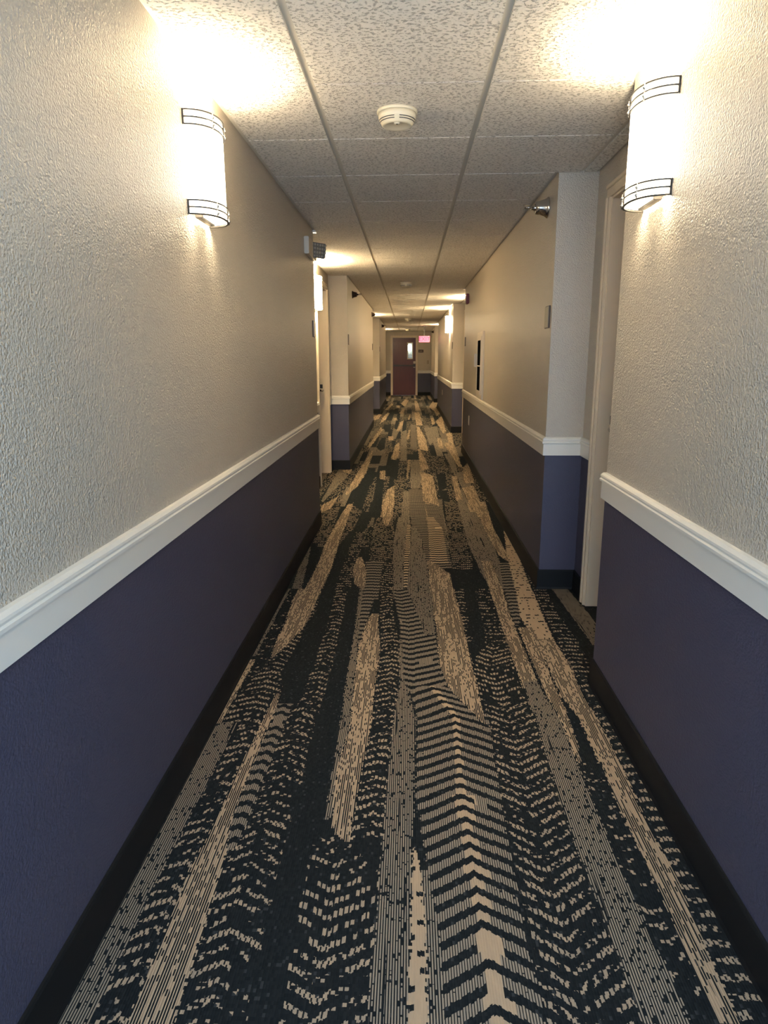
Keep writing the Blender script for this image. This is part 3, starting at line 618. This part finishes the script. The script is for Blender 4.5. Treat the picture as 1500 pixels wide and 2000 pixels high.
bm = bmesh.new(); box(bm, V0+.001, V1-.001, .040, .046, VZ0+.001, VZ1-.001); obj('pane', bm, M['glass'], vf)
bm = bmesh.new(); box(bm, a+.03, b-.02, -.06, -.03, 1.045, 1.085, bev=.006); box(bm, a+.03, a+.26, -.064, -.05, 1.035, 1.095, bev=.004)
box(bm, a+.03, a+.10, -.03, .02, 1.04, 1.09); box(bm, b-.10, b-.02, -.065, .02, 1.03, 1.10, bev=.006)
obj('push_bar', bm, M['nickel'], t)
bm = bmesh.new(); box(bm, b-.085, b-.004, -.02, .02, 1.125, 1.215, bev=.008); box(bm, b-.08, b-.01, -.03, .02, .985, 1.012, bev=.004); obj('latch_guard', bm, M['white'], t)
bm = bmesh.new(); box(bm, -w2+.012, w2-.012, -.02, .10, .0005, .006); obj('threshold', bm, M['steel'], t)
# stairwell seen through the narrow window
bm = bmesh.new()
for x0, x1, y0, y1, z0, z1 in ((-1.0, 1.0, 26.6, 26.7, 0, 2.6), (-1.1, -1.0, 24.74, 26.7, 0, 2.6), (1.0, 1.1, 24.74, 26.7, 0, 2.6), (-1.1, 1.1, 24.74, 26.7, 2.5, 2.6), (-1.1, 1.1, 24.74, 26.7, -.1, 0)):
    box(bm, x0, x1, y0, y1, z0, z1)
tag(obj('wall_stairwell', bm, M['stair']), 'grey stairwell walls seen through the narrow door window', 'wall', kind='structure')
bm = bmesh.new(); lathe(bm, [(0.001, 0), (.055, .006), (.075, .05), (.055, .11), (.001, .13)], 20); lo = obj('globe_light', bm, M['tube'], None, (-.035, 26.5, 1.60)); lo.scale = (.9, .7, 1.7)
tag(lo, 'bright lamp glowing behind the narrow door window', 'lamp')
bm = bmesh.new()
for z in (1.30, 1.38, 1.45): box(bm, -.4, .5, 26.2, 26.23, z, z+.028, bev=.004)
for xq in (-.4, .47): box(bm, xq, xq+.03, 26.2, 26.23, 0, 1.48)
tag(obj('stair_railing', bm, M['white']), 'white railing low in the narrow door window', 'railing')

# ------------------------------------------------------------------ wall sconces
def arc(a2, d, n=28, e=2.3):
    out = []
    for i in range(n+1):
        th = PI*i/n; c, s = math.cos(th), math.sin(th)
        out.append((d*abs(s)**(2/e), a2*math.copysign(abs(c)**(2/e), c)))
    return out
def strip(bm, path, z0, z1, th, closed=False):
    """vertical shell of given thickness following path (x out, y along)"""
    n = len(path); ins = [(max(0, x-th*(x > .002)), y*(1-th/.125)) for x, y in path]
    rows = [[bm.verts.new((x, y, z)) for x, y in p] for p, z in ((path, z0), (path, z1), (ins, z1), (ins, z0))]
    for k_ in range(4):
        A_, B_ = rows[k_], rows[(k_+1) % 4]
        for i in range(n-1):
            f = bm.faces.new((A_[i], A_[i+1], B_[i+1], B_[i])); f.smooth = k_ in (0, 2)
    bm.faces.new([r[0] for r in rows]); bm.faces.new([r[-1] for r in rows][::-1])
SW2, SD, SH = 0.122, 0.095, 0.31
def make_sconce():
    t = thing('wall_sconce', 'x', 'wall lamp', group='corridor wall sconces')
    bm = bmesh.new(); box(bm, .0005, .008, -.085, .085, .012, SH-.01, bev=.002); obj('back_plate', bm, M['steel'], t)
    bm = bmesh.new(); strip(bm, arc(SW2-.006, SD-.006), .006, SH-.002, .004); obj('shade', bm, M['shade'], t)
    for nm, z0 in (('top_band', SH-.044), ('bottom_band', 0.0)):
        bm = bmesh.new(); p_ = arc(SW2, SD)
        for z in (z0, z0+.021, z0+.042): strip(bm, p_, z-.0006, z+.0036, .006)
        for s in (-1, 1): box(bm, .0005, .006, s*SW2-.0025, s*SW2+.0025, z0, z0+.045)
        band = obj(nm, bm, M['nickel'], t)
        for f in (9, 19):
            bm = bmesh.new(); x, y = p_[f]
            tube(bm, (x+.002, y, z0), (x+.002, y, z0+.044), .002, 8)
            for z in (z0+.011, z0+.033): ball(bm, (x+.003, y, z), .0048)
            obj('stud', bm, M['steel'], band)
    bm = bmesh.new(); box(bm, .008, .034, -.072, .072, -.003, .010, bev=.002); obj('bottom_bracket', bm, M['nickel'], t)
    return t
def area(name, parent, loc, rot, sx, sy, power, col, spread=PI):
    l = bpy.data.lights.new(name, 'AREA'); l.shape = 'RECTANGLE'; l.size = sx; l.size_y = sy; l.energy = power; l.color = col; l.spread = spread
    o = bpy.data.objects.new(name, l); C.objects.link(o); o.location = loc; o.rotation_euler = rot
    if parent: o.parent = parent
    return o
WARM = (1.0, 0.82, 0.56)
UP_W, DOWN_W = 5.6, 1.8
proto = make_sconce()
area('uplight', proto, (.045, 0, SH-.03), (PI, 0, 0), .06, .17, UP_W, WARM, PI*.95)
area('downlight', proto, (.030, 0, .055), (0, 0, 0), .02, .20, DOWN_W, WARM, PI*.9)
SZ = 1.780
far_shade = next(c for c in proto.children if c.name == 'shade').data.copy(); far_shade.materials[0] = M['shade_far']
SC = [(XL, 2.43, 0, 'lit half-round wall sconce on the near left wall, largest on that side'),
      (XR, 2.25, PI, 'lit half-round wall sconce on the near right wall beside the door alcove'),
      (AL, 6.72, 0, 'lit wall sconce half hidden in the left door alcove past the emergency light'),
      (XR, 13.1, PI, 'small distant lit sconce on the right wall beyond the red alarm'),
      (AL, 14.95, 0, 'sconce hidden in the second left alcove, glowing on the ceiling'),
      (AR, 10.85, PI, 'sconce hidden in the right alcove behind the red alarm'),
      (AR, 19.42, PI, 'sconce hidden in the last right alcove'),
      (AL, 22.35, 0, 'sconce hidden in the last left alcove by the cherry door')]
for i, (x, y, rz, lab) in enumerate(SC):
    if i == 0: proto.location = (x, y, SZ); proto['label'] = lab
    else:
        s_ = dup(proto, (x, y, SZ), rz, lab)
        if i > 1:                                # far lamps boosted and warmed to even out brightness down the corridor
            for ch in s_.children:
                if ch.name.startswith('shade'):
                    ch.data = far_shade
                if ch.type == 'LIGHT': ch.data = ch.data.copy(); ch.data.energy *= FAR_GAIN; ch.data.color = (1.0, 0.79, 0.47)

# ------------------------------------------------------------------ smoke detectors
def make_smoke():
    t = thing('smoke_detector', 'x', 'smoke detector', group='ceiling smoke detectors')
    bm = bmesh.new(); lathe(bm, [(.078, 0), (.078, -.007), (.074, -.010)], 40); obj('mounting_base', bm, M['plastic'], t)
    bm = bmesh.new(); lathe(bm, [(.072, -.010), (.072, -.024), (.069, -.030), (.060, -.048), (.052, -.053), (.046, -.050), (.001, -.050)], 40)
    body = obj('housing', bm, M['plastic'], t)
    bm = bmesh.new()
    for zz, r in ((-.0335, .0682), (-.0405, .0648)):
        for a0 in range(4):
            for j in range(8):
                a = (a0*90+8+j*9.25)*PI/180; b = a+9.3*PI/180
                q = [bm.verts.new((rr*math.cos(u), rr*math.sin(u), z)) for rr, u, z in ((r+.0014, a, zz+.0013), (r+.0014, b, zz+.0013), (r+.0002, b, zz-.0013), (r+.0002, a, zz-.0013))]
                bm.faces.new(q)
    bmesh.ops.remove_doubles(bm, verts=bm.verts, dist=1e-5)
    obj('vent_slots', bm, M['black'], body)
    bm = bmesh.new(); lathe(bm, [(.012, -.044), (.011, -.056), (.001, -.0565)], 16, at=(0, -.040, 0)); btn = obj('test_button', bm, M['plastic'], t)
    bm = bmesh.new(); lathe(bm, [(.0035, -.0560), (.0035, -.0575), (.0005, -.0577)], 12, at=(0, -.042, 0)); obj('indicator_hole', bm, M['black'], btn)
    return t
sp = make_smoke()
SM = [((-.052, 2.83, H), 'round ivory smoke detector on the ceiling between the two near sconces'),
      ((-.05, 8.75, H), 'second nearest round smoke detector along the ceiling'),
      ((-.045, 16.5, H), 'third smoke detector, small and far down the ceiling'),
      ((-.055, 22.5, H), 'farthest smoke detector just in front of the cherry door')]
for i, (l, lab) in enumerate(SM):
    if i == 0: sp.location = l; sp['label'] = lab
    else: dup(sp, l, 0, lab)

# ------------------------------------------------------------------ sidewall sprinklers
def make_sprinkler(cone, rest):
    t = thing('fire_sprinkler', 'x', 'sprinkler', group='sidewall sprinklers')
    bm = bmesh.new(); lathe(bm, [(.046, .0), (.046, .004), (.040, .010), (.036, .018), (.030, .040), (.027, .058), (.020, .060), (.018, .052)], 28, 'x'); obj('escutcheon', bm, cone, t)
    bm = bmesh.new(); lathe(bm, [(.012, .02), (.012, .066), (.009, .070), (.009, .076), (.003, .078)], 16, 'x')
    for s in (-1, 1): tube(bm, (.066, s*.010, 0), (.112, s*.006, 0), .0028, 8)
    tube(bm, (.076, 0, 0), (.110, 0, 0), .0022, 8); obj('frame_arms', bm, rest, t)
    bm = bmesh.new(); box(bm, .110, .1125, -.017, .017, -.006, .012, bev=.0008); box(bm, .084, .113, -.014, .014, .011, .0128, bev=.0008); obj('deflector', bm, rest, t)
    return t
s1 = make_sprinkler(M['chrome'], M['chrome'])
s1.scale = (1.2, 1.2, 1.2); s1.location = (XR, 3.99, 2.125); s1.rotation_euler = (0, 0, PI); s1['label'] = 'bright chrome sidewall sprinkler high on the right wall by the alcove corner'
s2 = make_sprinkler(M['bronze'], M['bronze'])
s2.location = (XL, 8.75, 2.10); s2['label'] = 'dark sidewall sprinkler on the left wall past the first alcove'
dup(s2, (XL, 13.15, 2.13), 0, 'dark sprinkler at the far end of the second left wall stretch')
dup(s2, (XL, 17.8, 2.13), 0, 'farthest dark sprinkler on the left wall')
dup(s2, (XR, 21.9, 2.13), PI, 'dark sprinkler at upper right near the exit sign')

# ------------------------------------------------------------------ emergency light
t = thing('emergency_light', 'white emergency light box with dimpled lamp head at the left wall corner', 'emergency light', (XL, 5.0, 2.02))
bm = bmesh.new(); box(bm, .0005, .034, -.19, .20, 0, .112, bev=.004); obj('housing', bm, M['white'], t)
R_ = Matrix.Translation((.060, .06, .055)) @ Matrix.Rotation(math.radians(-38), 4, 'Z') @ Matrix.Rotation(math.radians(8), 4, 'Y')
bm = bmesh.new(); vs = box(bm, -.03, .012, -.075, .075, -.052, .052, bev=.006)
for v in bm.verts:
    if v.co.x < -.02: v.co.y *= .8; v.co.z *= .8
bmesh.ops.transform(bm, matrix=R_, verts=bm.verts); head = obj('lamp_head', bm, M['grey'], t)
bm = bmesh.new()
for i in range(6):
    for j in range(4):
        ball(bm, (.013, -.062+i*.0248, -.038+j*.0253), .0098)
for v in bm.verts: v.co.x = .012+(v.co.x-.013)*.6
bmesh.ops.transform(bm, matrix=R_, verts=bm.verts); obj('lens', bm, M['lens'], head)

# ------------------------------------------------------------------ fire alarm, extinguisher cabinet
t = thing('fire_alarm', 'red fire alarm horn strobe high at the end of the right wall stretch', 'fire alarm', (XR, 9.05, 2.0), PI)
bm = bmesh.new(); box(bm, .0005, .036, -.07, .07, 0, .125, bev=.005); bd = obj('housing', bm, M['red'], t)
bm = bmesh.new(); box(bm, .036, .046, -.02, .02, .07, .105, bev=.003); obj('strobe_lens', bm, M['white'], bd)
bm = bmesh.new()
for i in range(5): box(bm, .0355, .0375, -.04, .04, .012+i*.010, .017+i*.010)
obj('grille', bm, M['black'], bd)
t = thing('extinguisher_cabinet', 'white framed fire extinguisher cabinet with dark glass on the right wall', 'cabinet', (XR, 7.27, .895), PI)
bm = bmesh.new()
for y0, y1, z0, z1 in ((-.28, -.19, 0, .69), (.19, .28, 0, .69), (-.19, .19, 0, .06), (-.19, .19, .63, .69)): box(bm, .0005, .020, y0, y1, z0, z1, bev=.004)
obj('cabinet_frame', bm, M['white'], t)
bm = bmesh.new()
for y0, y1, z0, z1 in ((-.205, -.165, .045, .645), (.165, .205, .045, .645), (-.165, .165, .045, .085), (-.165, .165, .605, .645)): box(bm, .015, .030, y0, y1, z0, z1, bev=.003)
dr = obj('cabinet_door', bm, M['white'], t)
bm = bmesh.new(); box(bm, .012, .026, -.164, .164, .086, .604); obj('pane', bm, M['smoked'], dr)
bm = bmesh.new(); box(bm, .030, .060, -.20, -.168, .33, .47, bev=.005); obj('handle', bm, M['white'], dr)
bm = bmesh.new(); box(bm, .0255, .033, -.164, .164, .335, .347); obj('crossbar', bm, M['white'], dr)

# ------------------------------------------------------------------ room signs, outlets, switch
def make_sign():
    t = thing('room_sign', 'x', 'sign', group='room number signs beside the alcoves')
    bm = bmesh.new(); box(bm, .0005, .008, -.055, .055, 0, .12, bev=.002); obj('sign_frame', bm, M['bronze'], t)
    bm = bmesh.new(); box(bm, .008, .011, -.048, .048, .006, .114, bev=.001); obj('sign_face', bm, M['sign'], t)
    return t
g = make_sign()
SG = [(XR, 3.835, PI, 'small upright room sign on the right wall at the alcove corner'), (XL, 8.09, 0, 'room sign edge-on at the start of the second left wall stretch'),
      (XL, 5.16, 0, 'dark edged room sign at the end of the near left wall, below the emergency light'), (XL, 13.3, 0, 'room sign at the far end of the second left wall stretch'),
      (XR, 9.4, PI, 'room sign at the far end of the right wall, under the red alarm'), (XR, 12.19, PI, 'room sign on the right wall before the distant sconce'),
      (XL, 16.52, 0, 'room sign at the start of the third left wall stretch')]
for i, (x, y, rz, lab) in enumerate(SG):
    if i == 0: g.location = (x, y, 1.475); g.rotation_euler = (0, 0, rz); g['label'] = lab
    else: dup(g, (x, y, 1.475), rz, lab)
def make_outlet():
    t = thing('wall_outlet', 'x', 'outlet', group='outlets below the right chair rail')
    bm = bmesh.new(); box(bm, .0005, .007, -.038, .038, 0, .118, bev=.002); pl = obj('cover_plate', bm, M['white'], t)
    bm = bmesh.new()
    for z in (.038, .080): box(bm, .007, .0095, -.017, .017, z-.014, z+.014, bev=.001)
    obj('receptacle', bm, M['plastic'], pl); return t
g = make_outlet(); g.location = (XR, 8.55, .485); g.rotation_euler = (0, 0, PI); g['label'] = 'white outlet on the navy right wall before the red alarm'
dup(g, (XR, 15.6, .49), PI, 'white outlet on the navy right wall far past the alcove')
t = thing('wall_sign', 'dark plaque on the far wall between cherry door and right corner', 'sign', (.405, YF, 1.515))
bm = bmesh.new(); box(bm, -.092, .092, -.012, -.0005, 0, .10, bev=.003); pl = obj('plate', bm, M['bronze'], t)
bm = bmesh.new(); box(bm, -.06, .05, -.0135, -.0115, .04, .058); obj('light_stripe', bm, M['sign'], pl)
t = thing('light_switch', 'beige switch plate on the far wall near the right corner', 'switch', (.66, YF, 1.12))
bm = bmesh.new(); box(bm, -.036, .036, -.007, -.0005, 0, .12, bev=.002); obj('cover_plate', bm, M['sign'], t)
bm = bmesh.new(); box(bm, -.006, .006, -.016, -.007, .05, .07, bev=.001); obj('toggle', bm, M['white'], t)

# ------------------------------------------------------------------ exit sign
t = thing('exit_sign', 'glowing red exit sign hung from the ceiling right of the cherry door', 'exit sign', (.435, 20.5, 1.775))
bm = bmesh.new(); box(bm, -.165, .165, -.02, .02, 0, .19, bev=.004); hs = obj('housing', bm, M['grey'], t)
bm = bmesh.new(); box(bm, -.158, .158, -.0225, -.019, .007, .183); fp = obj('lit_face', bm, M['exit'], t)
cu = bpy.data.curves.new('lettering', 'FONT'); cu.body = 'EXIT'; cu.size = .165; cu.extrude = .001; cu.align_x = 'CENTER'; cu.align_y = 'CENTER'
tmp = bpy.data.objects.new('lettering_curve', cu); me = bpy.data.meshes.new_from_object(tmp); bpy.data.objects.remove(tmp); bpy.data.curves.remove(cu)
me.materials.clear(); me.materials.append(M['exit_text'])
tx = bpy.data.objects.new('lettering', me); C.objects.link(tx); tx.parent = fp; tx.location = (0, -.0236, .095); tx.rotation_euler = (PI/2, 0, 0)
bm = bmesh.new(); box(bm, -.02, .02, -.012, .012, .19, H-1.775-.02); box(bm, -.075, .075, -.03, .03, H-1.775-.022, H-1.775-.0005, bev=.003); obj('canopy', bm, M['grey'], t)

# ------------------------------------------------------------------ daylight, world, camera
area('window_daylight', None, (0.01, YB-.06, 1.2), (PI/2, 0, 0), 1.1, 1.7, DAY_W, (0.52, 0.73, 1.0))
wd = bpy.data.worlds.new('world'); bpy.context.scene.world = wd; wd.use_nodes = True
wd.node_tree.nodes['Background'].inputs[0].default_value = (0.75, 0.86, 1, 1); wd.node_tree.nodes['Background'].inputs[1].default_value = 0.6
st = bpy.data.lights.new('stairwell_lamp', 'POINT'); st.energy = 6; st.shadow_soft_size = .1; so = bpy.data.objects.new('stairwell_lamp', st); C.objects.link(so); so.location = (.3, 25.7, 2.2)
cam = bpy.data.cameras.new('camera'); co = bpy.data.objects.new('camera', cam); C.objects.link(co)
cam.sensor_fit = 'VERTICAL'; cam.sensor_height = 36; cam.sensor_width = 27; cam.lens = 36*1300/2000; cam.clip_start = .02
r_, u_, f_ = ((0.9992912457329524, 0.03744558807881133, -0.0038515107316763803), (-0.004674892174034873, 0.2249747370468013, 0.9743533820303), (-0.03735172800079513, 0.973644799515796, -0.2249903393286032))
co.matrix_world = Matrix(((r_[0], u_[0], -f_[0], 0), (r_[1], u_[1], -f_[1], 0), (r_[2], u_[2], -f_[2], 1.3187), (0, 0, 0, 1)))
sc = bpy.context.scene; sc.camera = co
sc.view_settings.view_transform = 'Standard'; sc.view_settings.look = 'None'; sc.view_settings.gamma = 1; sc.view_settings.use_curve_mapping = False
sc.view_settings.exposure = EXPO
sc.cycles.use_denoising = True
sc.cycles.max_bounces = 7; sc.cycles.diffuse_bounces = 4; sc.cycles.glossy_bounces = 2; sc.cycles.transmission_bounces = 4
sc.cycles.caustics_reflective = False; sc.cycles.caustics_refractive = False
